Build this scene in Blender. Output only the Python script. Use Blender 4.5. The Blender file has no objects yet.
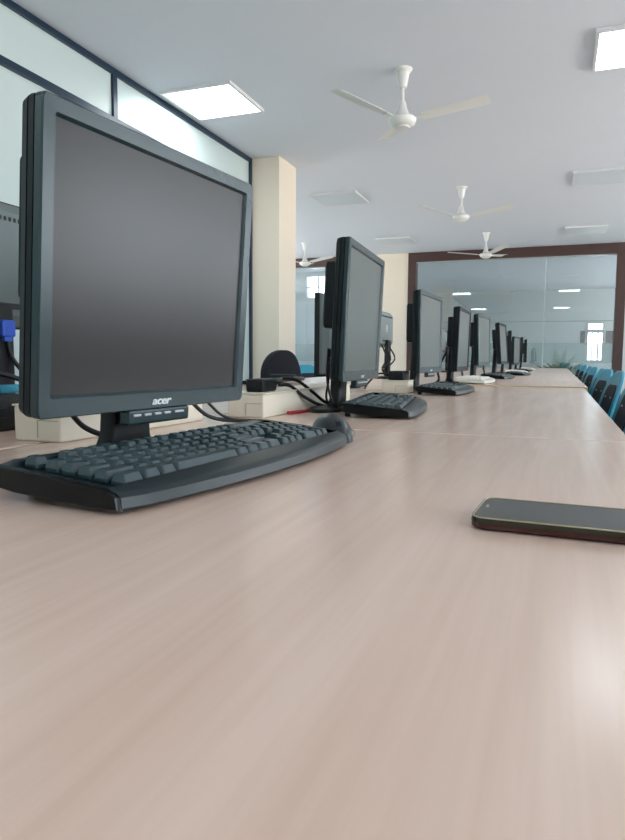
import bpy, bmesh, math, random
from mathutils import Vector, Matrix
random.seed(7)
PI = math.pi
scn = bpy.context.scene
C = scn.collection
R = math.radians
H = 0.845          # height of the lens above the floor
TT = 0.72          # table top height
CEIL = 2.865

# ------------------------------------------------------------------ materials
def srgb(r, g, b):
    f = lambda c: ((c/255+0.055)/1.055)**2.4 if c/255 > 0.04045 else c/255/12.92
    return (f(r), f(g), f(b), 1)

def mat(name, col, rough=0.5, metal=0.0, noise=None, bump=None, coat=0.0, spec=0.5, emit=None, estr=0.0, trans=0.0, alpha=1.0):
    m = bpy.data.materials.new(name); m.use_nodes = True
    nt = m.node_tree; b = nt.nodes['Principled BSDF']
    b.inputs['Base Color'].default_value = col
    b.inputs['Roughness'].default_value = rough
    b.inputs['Metallic'].default_value = metal
    b.inputs['Coat Weight'].default_value = coat
    b.inputs['Specular IOR Level'].default_value = spec
    b.inputs['Transmission Weight'].default_value = trans
    b.inputs['Alpha'].default_value = alpha
    if emit:
        b.inputs['Emission Color'].default_value = emit; b.inputs['Emission Strength'].default_value = estr
    if noise or bump:
        tc = nt.nodes.new('ShaderNodeTexCoord')
    if noise:                              # (scale, amount)
        n = nt.nodes.new('ShaderNodeTexNoise'); n.inputs['Scale'].default_value = noise[0]; n.inputs['Detail'].default_value = 4
        nt.links.new(tc.outputs['Object'], n.inputs['Vector'])
        mx = nt.nodes.new('ShaderNodeMix'); mx.data_type = 'RGBA'
        k = noise[1]
        mx.inputs['A'].default_value = tuple(c*(1-k) for c in col[:3])+(1,)
        mx.inputs['B'].default_value = tuple(min(1, c*(1+k)) for c in col[:3])+(1,)
        nt.links.new(n.outputs['Fac'], mx.inputs['Factor'])
        nt.links.new(mx.outputs['Result'], b.inputs['Base Color'])
    if bump:                               # (scale, strength, distance)
        n2 = nt.nodes.new('ShaderNodeTexNoise'); n2.inputs['Scale'].default_value = bump[0]; n2.inputs['Detail'].default_value = 3
        nt.links.new(tc.outputs['Object'], n2.inputs['Vector'])
        bp = nt.nodes.new('ShaderNodeBump'); bp.inputs['Strength'].default_value = bump[1]; bp.inputs['Distance'].default_value = bump[2]
        nt.links.new(n2.outputs['Fac'], bp.inputs['Height']); nt.links.new(bp.outputs['Normal'], b.inputs['Normal'])
    return m

def table_material():
    m = bpy.data.materials.new('laminate_wood'); m.use_nodes = True
    nt = m.node_tree; b = nt.nodes['Principled BSDF']; L = nt.links.new
    tc = nt.nodes.new('ShaderNodeTexCoord')
    def noise(sc, scale, detail, dist=0.0):
        mp = nt.nodes.new('ShaderNodeMapping'); mp.inputs['Scale'].default_value = sc
        L(tc.outputs['Object'], mp.inputs['Vector'])
        n = nt.nodes.new('ShaderNodeTexNoise'); n.inputs['Scale'].default_value = scale; n.inputs['Detail'].default_value = detail
        n.inputs['Distortion'].default_value = dist
        L(mp.outputs['Vector'], n.inputs['Vector']); return n
    n1 = noise((1, .045, 1), 42, 5, .4)      # broad streaks running along the table
    n2 = noise((1, .03, 1), 230, 3)          # fine pores
    n3 = noise((1, .3, 1), 7, 3)             # slow drift of tone
    r1 = nt.nodes.new('ShaderNodeValToRGB')
    r1.color_ramp.elements[0].position = .3; r1.color_ramp.elements[0].color = srgb(224, 196, 179)
    r1.color_ramp.elements[1].position = .7; r1.color_ramp.elements[1].color = srgb(234, 209, 194)
    L(n1.outputs['Fac'], r1.inputs['Fac'])
    m2 = nt.nodes.new('ShaderNodeMix'); m2.data_type = 'RGBA'; m2.blend_type = 'MULTIPLY'; m2.inputs['Factor'].default_value = .6
    r2 = nt.nodes.new('ShaderNodeValToRGB')
    r2.color_ramp.elements[0].position = .3; r2.color_ramp.elements[0].color = (.955, .945, .935, 1)
    r2.color_ramp.elements[1].position = .6; r2.color_ramp.elements[1].color = (1, 1, 1, 1)
    L(n2.outputs['Fac'], r2.inputs['Fac']); L(r1.outputs['Color'], m2.inputs['A']); L(r2.outputs['Color'], m2.inputs['B'])
    m3 = nt.nodes.new('ShaderNodeMix'); m3.data_type = 'RGBA'; m3.blend_type = 'MULTIPLY'; m3.inputs['Factor'].default_value = .5
    r3 = nt.nodes.new('ShaderNodeValToRGB')
    r3.color_ramp.elements[0].position = .35; r3.color_ramp.elements[0].color = (.95, .93, .91, 1)
    r3.color_ramp.elements[1].position = .65; r3.color_ramp.elements[1].color = (1, 1, 1, 1)
    L(n3.outputs['Fac'], r3.inputs['Fac']); L(m2.outputs['Result'], m3.inputs['A']); L(r3.outputs['Color'], m3.inputs['B'])
    L(m3.outputs['Result'], b.inputs['Base Color'])
    # worn satin lacquer: small smears vary the gloss
    n4 = noise((1, 1, 1), 9, 5, .5)
    r4 = nt.nodes.new('ShaderNodeMapRange'); r4.inputs['To Min'].default_value = .20; r4.inputs['To Max'].default_value = .235
    L(n4.outputs['Fac'], r4.inputs['Value']); L(r4.outputs['Result'], b.inputs['Roughness'])
    n5 = noise((1, .5, 1), 60, 2)
    bp = nt.nodes.new('ShaderNodeBump'); bp.inputs['Strength'].default_value = .05; bp.inputs['Distance'].default_value = .002
    L(n5.outputs['Fac'], bp.inputs['Height']); L(bp.outputs['Normal'], b.inputs['Normal'])
    b.inputs['Specular IOR Level'].default_value = .34
    return m

def floor_material():
    m = bpy.data.materials.new('floor_tiles'); m.use_nodes = True
    nt = m.node_tree; b = nt.nodes['Principled BSDF']; L = nt.links.new
    tc = nt.nodes.new('ShaderNodeTexCoord')
    br = nt.nodes.new('ShaderNodeTexBrick'); br.offset = 0
    br.inputs['Scale'].default_value = 1.0
    br.inputs['Brick Width'].default_value = .6; br.inputs['Row Height'].default_value = .6
    br.inputs['Mortar Size'].default_value = .004
    br.inputs['Color1'].default_value = srgb(214, 216, 210); br.inputs['Color2'].default_value = srgb(207, 209, 204)
    br.inputs['Mortar'].default_value = srgb(150, 150, 145)
    L(tc.outputs['Object'], br.inputs['Vector']); L(br.outputs['Color'], b.inputs['Base Color'])
    b.inputs['Roughness'].default_value = .2
    return m

def glass_material(name, tint, refl, rough=0.0):
    m = bpy.data.materials.new(name); m.use_nodes = True
    nt = m.node_tree; nt.nodes.clear(); L = nt.links.new
    o = nt.nodes.new('ShaderNodeOutputMaterial'); t = nt.nodes.new('ShaderNodeBsdfTransparent'); g = nt.nodes.new('ShaderNodeBsdfGlossy')
    t.inputs['Color'].default_value = tint; g.inputs['Roughness'].default_value = rough
    g.inputs['Color'].default_value = (.90, .94, .95, 1)
    mx = nt.nodes.new('ShaderNodeMixShader'); mx.inputs[0].default_value = refl
    L(t.outputs[0], mx.inputs[1]); L(g.outputs[0], mx.inputs[2]); L(mx.outputs[0], o.inputs[0])
    return m

def frosted_material():
    m = bpy.data.materials.new('frosted_film'); m.use_nodes = True
    nt = m.node_tree; nt.nodes.clear(); L = nt.links.new
    o = nt.nodes.new('ShaderNodeOutputMaterial'); t = nt.nodes.new('ShaderNodeBsdfTransparent'); d = nt.nodes.new('ShaderNodeBsdfDiffuse'); tl = nt.nodes.new('ShaderNodeBsdfTranslucent')
    t.inputs['Color'].default_value = (.85, .9, .9, 1); d.inputs['Color'].default_value = srgb(205, 212, 205); tl.inputs['Color'].default_value = srgb(215, 220, 214)
    a = nt.nodes.new('ShaderNodeMixShader'); a.inputs[0].default_value = .5
    L(d.outputs[0], a.inputs[1]); L(tl.outputs[0], a.inputs[2])
    mx = nt.nodes.new('ShaderNodeMixShader'); mx.inputs[0].default_value = .3
    L(t.outputs[0], mx.inputs[1]); L(a.outputs[0], mx.inputs[2]); L(mx.outputs[0], o.inputs[0])
    return m

def emission(name, col, s):
    m = bpy.data.materials.new(name); m.use_nodes = True
    nt = m.node_tree; nt.nodes.clear()
    o = nt.nodes.new('ShaderNodeOutputMaterial'); e = nt.nodes.new('ShaderNodeEmission')
    e.inputs['Color'].default_value = col; e.inputs['Strength'].default_value = s
    nt.links.new(e.outputs[0], o.inputs[0]); return m

M = dict(
    table=table_material(), floor=floor_material(),
    table_edge=mat('beech_edge_band', srgb(205, 180, 140), .4, noise=(40, .08)),
    table_leg=mat('table_frame_grey', srgb(110, 112, 115), .45, metal=.3),
    ceiling=mat('ceiling_paint', srgb(224, 229, 237), .9, noise=(3, .015)),
    wall=mat('cream_wall_paint', srgb(236, 225, 207), .8, noise=(4, .02)),
    wall_white=mat('white_wall_paint', srgb(218, 222, 222), .8, noise=(4, .02)),
    wall_back=mat('grey_blue_wall_paint', srgb(196, 202, 202), .8, noise=(4, .02)),
    board=mat('white_laminate_board', srgb(196, 212, 212), .34, noise=(2, .015)),
    trim=mat('navy_trim', srgb(12, 40, 62), .35, noise=(30, .1)),
    brown=mat('dark_brown_laminate', srgb(74, 52, 47), .45, noise=(12, .18)),
    glass=glass_material('partition_glass', (.86, .90, .91, 1), .13),
    door_glass=glass_material('door_glass', (.93, .97, .98, 1), .08),
    joint=mat('glass_joint_white', srgb(190, 205, 205), .3), joint2=mat('glass_rail_grey', srgb(130, 145, 148), .35),
    frost=frosted_material(),
    bezel=mat('slate_black_plastic', srgb(27, 50, 54), .27, noise=(200, .05), bump=(900, .05, .001)),
    shell=mat('black_plastic', srgb(12, 24, 27), .42, spec=.3, bump=(700, .06, .001)),
    dark=mat('matte_black_plastic', srgb(14, 18, 21), .5, spec=.35),
    gloss=mat('gloss_black_plastic', srgb(8, 12, 14), .22, spec=.25),
    key=mat('keycap_plastic', srgb(38, 60, 65), .32, bump=(800, .05, .0005)),
    case=mat('keyboard_case_plastic', srgb(17, 34, 39), .33, bump=(900, .08, .0008)),
    well=mat('keyboard_well_plastic', srgb(6, 10, 12), .6, spec=.2),
    silverplastic=mat('silver_plastic', srgb(190, 196, 198), .3, metal=.4),
    cream_key=mat('ivory_plastic', srgb(222, 220, 208), .45),
    screen=mat('lcd_panel', srgb(30, 26, 25), .30, spec=.45, noise=(5, .12)),
    screen_reflection=mat('lcd_panel_reflection', srgb(72, 80, 74), .34, spec=.9, noise=(3, .06)),  # pale reflection of the room lifted into the base colour
    logo=mat('silver_print', srgb(215, 222, 222), .35),
    grey_back=mat('grey_housing', srgb(96, 108, 108), .5, noise=(6, .05)),
    pale_back=mat('pale_grey_housing', srgb(128, 138, 136), .5, noise=(6, .05)),
    raceway=mat('cream_pvc', srgb(226, 218, 200), .45, noise=(10, .03)),
    raceway_line=mat('pvc_seam', srgb(170, 160, 142), .6),
    cable=mat('black_cable_rubber', srgb(18, 20, 24), .5),
    red=mat('red_cable_rubber', srgb(170, 40, 50), .45),
    blueplug=mat('blue_plug_plastic', srgb(30, 80, 190), .4),
    chair_blue=mat('turquoise_chair_plastic', srgb(38, 148, 176), .35, noise=(6, .08)),
    chair_pad=mat('navy_chair_pad', srgb(16, 26, 42), .7, noise=(30, .2)),
    chair_leg=mat('chair_black_steel', srgb(24, 26, 30), .35, metal=.5),
    fabric=mat('black_chair_fabric', srgb(34, 34, 42), .95, noise=(90, .2), bump=(300, .4, .002)),
    fan=mat('white_fan_enamel', srgb(232, 234, 230), .3),
    fan_trim=mat('fan_grey_band', srgb(150, 150, 145), .4),
    lamp_frame=mat('lamp_frame_white', srgb(222, 224, 226), .4),
    lamp_off=mat('lamp_diffuser_unlit', srgb(214, 222, 228), .4),
    lamp_on=emission('lamp_diffuser_lit', (.90, .97, 1, 1), 5.5),
    tube_on=emission('tube_lamp_lit', (.93, .98, 1, 1), 6.0),
    phone=mat('phone_edge_bronze', srgb(60, 56, 46), .25, metal=.6),
    phone_glass=mat('phone_screen_glass', srgb(22, 23, 23), .10, spec=.4, noise=(20, .2)),
    phone_red=mat('phone_case_red', srgb(60, 20, 18), .25),
    phone_rim=mat('phone_case_rim', srgb(160, 150, 120), .2),
    grille=mat('vent_dark', srgb(24, 28, 30), .6),
    chrome=mat('chrome', srgb(200, 205, 208), .15, metal=.9),
    steel=mat('window_frame_grey', srgb(180, 186, 190), .4, metal=.3),
    leaf=mat('plant_leaf', srgb(95, 140, 88), .5, noise=(12, .3)),
    pot=mat('clay_pot', srgb(120, 92, 76), .7),
    cupboard=mat('pale_cupboard', srgb(200, 208, 214), .5, noise=(5, .03)),
)

# ------------------------------------------------------------------ mesh helpers
def obj(name, bm, m, parent=None, kind=None, smooth=None):
    me = bpy.data.meshes.new(name)
    bmesh.ops.recalc_face_normals(bm, faces=bm.faces[:])
    bm.to_mesh(me); bm.free()
    me.materials.append(m)
    if smooth:
        for p in me.polygons: p.use_smooth = True
        me.set_sharp_from_angle(angle=R(smooth))
    o = bpy.data.objects.new(name, me); C.objects.link(o)
    if parent: o.parent = parent
    if kind: o['kind'] = kind
    return o

def tag(o, label, cat, group=None, kind=None):
    o['label'] = label; o['category'] = cat
    if group: o['group'] = group
    if kind: o['kind'] = kind
    return o

def thing(name, label, cat, loc=(0, 0, 0), rz=0, group=None):
    o = bpy.data.objects.new(name, None); C.objects.link(o)
    o.empty_display_size = .05
    o.location = loc; o.rotation_euler = (0, 0, rz)
    return tag(o, label, cat, group)

def struct(name, bm, m, parent=None, smooth=None):
    o = obj(name, bm, m, parent, smooth=smooth)
    if not parent: o['kind'] = 'structure'
    return o

def copy_tree(o, parent=None):
    c = o.copy(); C.objects.link(c)
    c.parent = parent
    for ch in list(o.children): copy_tree(ch, c)
    return c

def place(o, loc, rz, label):
    o.location = loc; o.rotation_euler = (0, 0, rz); o['label'] = label
    return o

def box(bm, c, s, rot=None, bevel=0.0, seg=2):
    b2 = bmesh.new(); bmesh.ops.create_cube(b2, size=1)
    bmesh.ops.scale(b2, vec=Vector(s), verts=b2.verts)
    if bevel: bmesh.ops.bevel(b2, geom=b2.edges[:], offset=bevel, segments=seg, affect='EDGES', profile=.5)
    mt = Matrix.Translation(c)
    if rot: mt = mt @ rot.to_matrix().to_4x4() if hasattr(rot, 'to_matrix') else mt @ rot
    bmesh.ops.transform(b2, matrix=mt, verts=b2.verts)
    me = bpy.data.meshes.new('tmp'); b2.to_mesh(me); b2.free(); bm.from_mesh(me); bpy.data.meshes.remove(me)
    return bm

def span(bm, a, b, bevel=0.0):
    c = [(a[i]+b[i])/2 for i in range(3)]; s = [abs(b[i]-a[i]) for i in range(3)]
    return box(bm, c, s, None, bevel)

def loft(bm, rings, cap0=True, cap1=True, closed=True):
    vs = [[bm.verts.new(p) for p in r] for r in rings]
    n = len(vs[0])
    for a, b in zip(vs[:-1], vs[1:]):
        for i in range(n if closed else n-1):
            j = (i+1) % n
            bm.faces.new((a[i], a[j], b[j], b[i]))
    if cap0: bm.faces.new(vs[0][::-1])
    if cap1: bm.faces.new(vs[-1])
    return bm

def rrect(w, h, r, n=4):
    out = []
    for cx, cy, a0 in ((w/2-r, h/2-r, 0), (-w/2+r, h/2-r, 90), (-w/2+r, -h/2+r, 180), (w/2-r, -h/2+r, 270)):
        for k in range(n+1):
            a = R(a0+90*k/n); out.append((cx+r*math.cos(a), cy+r*math.sin(a)))
    return out

def lathe(bm, prof, n=24, c=(0, 0, 0)):
    rings = [[(c[0]+r*math.cos(2*PI*k/n), c[1]+r*math.sin(2*PI*k/n), c[2]+z) for k in range(n)] for r, z in prof]
    return loft(bm, rings)

def tube(bm, pts, r, n=8, smooth_steps=6):
    P = [Vector(p) for p in pts]
    if len(P) > 2 and smooth_steps:
        Q = []
        E = [P[0]*2-P[1]]+P+[P[-1]*2-P[-2]]
        for i in range(1, len(E)-2):
            for k in range(smooth_steps):
                t = k/smooth_steps; a, b, c, d = E[i-1:i+3]
                Q.append(.5*((2*b)+(-a+c)*t+(2*a-5*b+4*c-d)*t*t+(-a+3*b-3*c+d)*t**3))
        Q.append(P[-1]); P = Q
    rings = []; ref = Vector((0, 0, 1))
    for i, p in enumerate(P):
        t = (P[min(i+1, len(P)-1)]-P[max(i-1, 0)]).normalized()
        u = t.cross(ref)
        if u.length < .05: u = t.cross(Vector((1, 0, 0)))
        u.normalize(); v = u.cross(t).normalized()
        rings.append([p+(u*math.cos(2*PI*k/n)+v*math.sin(2*PI*k/n))*r for k in range(n)])
    return loft(bm, rings)

def pad(bm, w, h, r, t, f, n=6, scales=(1, .9, .7, .45, .2)):
    """rounded slab: outline in (x, z), thickness along y, then warped by f"""
    def ring(s, y, k=1.0):
        return [f(Vector((x*s, y, z*s))) for x, z in rrect(w*k, h*k, r*k, n)]
    rings = [ring(s, -t/2) for s in scales[::-1]]
    rings += [ring(1.0, -t/2*.6, 1.02), ring(1.0, t/2*.6, 1.02)]
    rings += [ring(s, t/2) for s in scales]
    return loft(bm, rings)

def text_mesh(txt, size, depth, shear=0.0, spacing=1.0, m=None, name='logo', parent=None, mtx=None):
    cu = bpy.data.curves.new('tmp_text', 'FONT'); cu.body = txt; cu.size = size; cu.extrude = depth
    cu.shear = shear; cu.align_x = 'CENTER'; cu.align_y = 'CENTER'; cu.space_character = spacing; cu.offset = size*.02
    to = bpy.data.objects.new('tmp_text', cu); C.objects.link(to)
    dg = bpy.context.evaluated_depsgraph_get(); dg.update()
    me = bpy.data.meshes.new_from_object(to.evaluated_get(dg))
    bpy.data.objects.remove(to); bpy.data.curves.remove(cu)
    if mtx: me.transform(mtx)
    me.materials.clear(); me.materials.append(m)
    o = bpy.data.objects.new(name, me); C.objects.link(o)
    if parent: o.parent = parent
    return o

# ------------------------------------------------------------------ camera
ya, pi_, ro = R(20.424), R(5.315), R(.3686)
F0 = Vector((-math.sin(ya), math.cos(ya), 0)); RT = Vector((math.cos(ya), math.sin(ya), 0)); UP = Vector((0, 0, 1))
FW = F0*math.cos(pi_)-UP*math.sin(pi_); U2 = UP*math.cos(pi_)+F0*math.sin(pi_)
rr = RT*math.cos(ro)+U2*math.sin(ro); uu = U2*math.cos(ro)-RT*math.sin(ro)
cam = bpy.data.cameras.new('camera'); co = bpy.data.objects.new('camera', cam); C.objects.link(co)
cam.sensor_fit = 'AUTO'; cam.sensor_width = 36; cam.lens = 656.8/840*36; cam.clip_start = .01
mw = Matrix((rr, uu, -FW)).transposed().to_4x4(); mw.translation = Vector((0, 0, H))
co.matrix_world = mw
scn.camera = co

# ------------------------------------------------------------------ the room
X0, X1, YB, YE, YF = -8.0, 5.0, -4.0, 12.6, 20.4
bm = bmesh.new(); span(bm, (X0-.2, YB-.2, -.1), (X1+.2, YF+.2, 0)); struct('floor', bm, M['floor'])
bm = bmesh.new(); span(bm, (X0-.2, YB-.2, CEIL), (X1+.2, YF+.2, CEIL+.1)); struct('ceiling', bm, M['ceiling'])

def wall_openings(axis, at, t, a, b, holes):
    """a wall along an axis with rectangular openings (a0, a1, z0, z1)"""
    bm = bmesh.new()
    def put(p, q, z0, z1):
        if q-p < 1e-4 or z1-z0 < 1e-4: return
        if axis == 'y': span(bm, (at, p, z0), (at+t, q, z1))
        else: span(bm, (p, at, z0), (q, at+t, z1))
    cur = a
    for (p, q, z0, z1) in sorted(holes):
        put(cur, p, 0, CEIL); put(p, q, 0, z0); put(p, q, z1, CEIL); cur = q
    put(cur, b, 0, CEIL)
    return bm

portals = []
def window(n, axis, at, p, q, z0, z1, inward, mull=3):
    bm = bmesh.new(); w = .05
    def bar(a0, a1, zz0, zz1):
        if axis == 'y': span(bm, (at-.03, a0, zz0), (at+.03, a1, zz1))
        else: span(bm, (a0, at-.03, zz0), (a1, at+.03, zz1))
    bar(p, q, z0, z0+w); bar(p, q, z1-w, z1); bar(p, p+w, z0+w, z1-w); bar(q-w, q, z0+w, z1-w)
    for k in range(1, mull):
        m_ = p+(q-p)*k/mull; bar(m_-w/2, m_+w/2, z0+w, z1-w)
    o = struct('window_%d' % n, bm, M['steel'])
    portals.append((axis, at, p, q, z0, z1, inward))
    return o

# right wall with daylight windows (outside the frame, seen only as light and in reflections)
RW = [(-3.2, -.8, .95, 2.3), (.2, 2.8, .95, 2.3), (4.2, 6.8, .95, 2.3), (8.2, 10.8, .95, 2.3), (14.0, 18.5, .95, 2.3)]
struct('wall_right', wall_openings('y', X1, .2, YB, YF, RW), M['wall_white'])
for i, h in enumerate(RW): window(i+1, 'y', X1+.1, *h, -1)
bm = bmesh.new(); span(bm, (X1-.03, YB, 0), (X1, YE, .95)); struct('trim_12', bm, M['brown'])  # dark cladding out of view, added to darken the lower screen reflections
# annex side wall; its windows are out of view, added for bluish daylight
LW = [(7.2, 9.4, 1.0, 2.4), (10.2, 12.2, 1.0, 2.4)]
struct('wall_left_annex', wall_openings('y', X0-.2, .2, 6.0, 14.8, LW), M['wall_white'])
for i, h in enumerate(LW): window(i+6, 'y', X0-.1, *h, 1)
bm = bmesh.new(); span(bm, (X0, 6.0, 0), (-3.1, 6.18, CEIL)); struct('wall_annex_near', bm, M['wall_white'])
bm = bmesh.new(); span(bm, (-3.2, YB-.2, 0), (X1+.2, YB, CEIL)); struct('wall_back', bm, M['wall_white'])
# far wall behind the glass, with a glazed doorway
DX0, DX1 = .76, 1.14
struct('wall_far', wall_openings('x', YF, .2, -4.8, X1, [(DX0, DX1, .86, 1.89)]), M['wall_back'])
portals.append(('x', YF+.1, DX0, DX1, .86, 1.89, -1))
struct('wall_annex_far', wall_openings('x', 14.6, .2, X0, -4.6, [(-5.6, -5.02, 2.28, 2.76)]), M['wall_white'])
portals.append(('x', 14.7, -5.6, -5.02, 2.28, 2.76, -1))
bm = bmesh.new(); span(bm, (-4.8, 14.8, 0), (-4.6, YF, CEIL)); struct('wall_annex_side', bm, M['wall_back'])
bm = bmesh.new()
for a, b in (((DX0, YF-.02, 1.63), (DX1, YF+.04, 1.73)), ((DX0+.1, YF-.02, .86), (DX0+.125, YF+.04, 1.66)), ((DX0+.25, YF-.02, .86), (DX0+.285, YF+.04, 1.66)),
             ((DX0-.03, YF-.03, .82), (DX0, YF+.05, 1.93)), ((DX1, YF-.03, .82), (DX1+.03, YF+.05, 1.93)), ((DX0, YF-.03, 1.89), (DX1, YF+.05, 1.93)), ((DX0, YF-.03, .82), (DX1, YF+.05, .86))):
    span(bm, a, b)
struct('door_1', bm, M['steel'])
bm = bmesh.new(); span(bm, (-5.6, 14.6, 2.50), (-5.02, 14.65, 2.525)); span(bm, (-5.33, 14.6, 2.28), (-5.305, 14.65, 2.76)); struct('window_8', bm, M['steel'])

# left wall: white boards held by navy trims
XW = -3.01
seams = [-2.2, -.2, 1.92, 4.02, 6.19]
for i in range(len(seams)-1):
    pass
bm = bmesh.new(); span(bm, (XW-.1, YB, 0), (XW, 6.19, CEIL)); struct('wall_left', bm, M['board'])
def tr(n, a, b):
    bm = bmesh.new(); span(bm, a, b, .004); struct('trim_%d' % n, bm, M['trim'])
tr(1, (XW, YB, CEIL-.045), (XW+.02, 6.2, CEIL-.001))
tr(2, (XW, YB, H+1.635), (XW+.022, 6.2, H+1.685))
for k, s in enumerate(seams[:-1]):
    tr(4+k, (XW, s-.025, 0), (XW+.02, s+.025, CEIL-.045))
tr(9, (XW-.11, 6.185, 0), (XW+.024, 6.225, CEIL-.002))
# cream column at the end of the boards
bm = bmesh.new(); span(bm, (-3.14, 6.23, 0), (-2.69, 6.68, CEIL), .006); struct('wall_column', bm, M['wall'])

# end wall: glass in dark brown frames between cream strips
bm = bmesh.new(); span(bm, (-3.6, YE, 0), (-2.755, YE+.15, CEIL)); struct('wall_end', bm, M['wall'])
bm = bmesh.new(); span(bm, (1.035, YE, 0), (X1, YE+.15, CEIL)); struct('wall_end_right', bm, M['wall_white'])
def frame(n, x0, x1, z0, z1, w, wt, y0, y1, bottom=.12):
    bm = bmesh.new()
    span(bm, (x0, y0, 0), (x0+w, y1, z1), .004); span(bm, (x1-w, y0, 0), (x1, y1, z1), .004)
    span(bm, (x0+w, y0, z1-wt), (x1-w, y1, z1), .004); span(bm, (x0+w, y0, z0), (x1-w, y1, z0+bottom), .004)
    return struct('trim_%d' % n, bm, M['brown'])
frame(10, -2.755, 1.035, 0, CEIL-.003, .15, .17, YE-.03, YE+.17)
frame(11, X0, -3.6, 0, CEIL-.003, .15, .17, YE-.03, YE+.17)
def pane(n, x0, x1, z0, z1, skew):
    bm = bmesh.new()
    yc = YE+.07
    f = lambda x: yc+(x-(x0+x1)/2)*skew
    loft(bm, [[(x0, f(x0)+d, z0), (x1, f(x1)+d, z0), (x1, f(x1)+d, z1), (x0, f(x0)+d, z1)] for d in (-.005, .005)])
    p = struct('window_%d' % n, bm, M['glass'])
    fb = bmesh.new()
    loft(fb, [[(x0, f(x0)+d, H-.045), (x1, f(x1)+d, H-.045), (x1, f(x1)+d, H+.315), (x0, f(x0)+d, H+.315)] for d in (.0065, .009)])
    obj('frosted_band', fb, M['frost'], p)
    return p, f
gp, f = pane(9, -2.6, .885, .12, CEIL-.17, .0146)
jb = bmesh.new(); xs = -.275; span(jb, (xs-.009, f(xs)-.009, .12), (xs+.009, f(xs)+.009, CEIL-.173)); obj('glass_joint', jb, M['joint'], gp)
jb = bmesh.new(); zj = H+.70; loft(jb, [[(x, f(x)+a, zj+b) for a, b in ((-.007, -.004), (.007, -.004), (.007, .004), (-.007, .004))] for x in (-2.6, .885)]); obj('glass_joint', jb, M['joint2'], gp)
tb = bmesh.new(); loft(tb, [[(x, f(x)+a, CEIL-.173+b) for a, b in ((-.02, -.022), (.02, -.022), (.02, 0), (-.02, 0))] for x in (-2.6, .885)]); obj('glass_channel', tb, M['silverplastic'], gp)
gp2, f2 = pane(10, X0+.15, -3.75, .12, CEIL-.17, .0146)
tb = bmesh.new(); loft(tb, [[(x, f2(x)+a, CEIL-.173+b) for a, b in ((-.02, -.022), (.02, -.022), (.02, 0), (-.02, 0))] for x in (X0+.15, -3.75)]); obj('glass_channel', tb, M['silverplastic'], gp2)

# ------------------------------------------------------------------ tables
def table(y0, y1, x0, x1, top, label, group, skew=0.0):
    t = thing('computer_table', label, 'table', ((x0+x1)/2, (y0+y1)/2, 0), -skew, group)
    w, l = x1-x0, y1-y0
    bm = bmesh.new(); box(bm, (0, 0, top-.0135), (w, l-.006, .027), None, .0015, 2)
    tp = obj('tabletop', bm, M['table'], t)
    eb = bmesh.new()
    q = l/2-.002; span(eb, (-w/2-.002, -q, top-.026), (-w/2+.0005, q, top-.003)); span(eb, (w/2-.0005, -q, top-.026), (w/2+.002, q, top-.003))
    span(eb, (-w/2, -q, top-.026), (w/2, -q+.0015, top-.0016)); span(eb, (-w/2, q-.0015, top-.026), (w/2, q, top-.0016))
    obj('edge_band', eb, M['table_edge'], t)
    for sy in (-1, 1):
        lb = bmesh.new()
        span(lb, (-w/2+.06, sy*(l/2-.12)-.02, 0), (w/2-.40, sy*(l/2-.12)+.02, top-.027), .003)
        obj('side_panel', lb, M['table_leg'], t)
    mp = bmesh.new(); span(mp, (-w/2+.07, -l/2+.14, .3), (-w/2+.09, l/2-.14, top-.027)); obj('modesty_panel', mp, M['table_leg'], t)
    return t
ys = [-.97, 1.117, 3.235, 5.33, 7.42, 9.2, 11.3]
words = ['nearest laminate table, its pale wood top filling the foreground under the phone',
         'second laminate table in the right row, starting behind the first joint line',
         'third laminate table in the right row, standing slightly proud with a tan front edge',
         'fourth laminate table in the right row, beside the blue chairs',
         'fifth laminate table in the right row, far from the camera',
         'last laminate table of the right row, ending before the glass partition']
for i in range(6):
    top = TT+(.006 if i == 2 else 0)
    xr = [.108, .113, .128, .132, .136, .139][i]
    o = table(ys[i], ys[i+1], -.70, xr, top if i == 2 else TT, words[i], 'tables of the right row', R(.08) if i == 1 else 0)
wl = ['first', 'second', 'third', 'fourth', 'fifth', 'last']
for i in range(6):
    table(ys[i], ys[i+1], -1.56, -.712, TT, '%s laminate table of the opposite row, behind the monitors' % wl[i], 'tables of the opposite row')

for i in range(4):  # table row out of view, added so the screens reflect something dark
    table(-1.0+2.6*i, 1.55+2.6*i, 2.3, 3.5, TT, 'unseen laminate table across the aisle on the right, added for reflections', 'added tables across the aisle')
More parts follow.
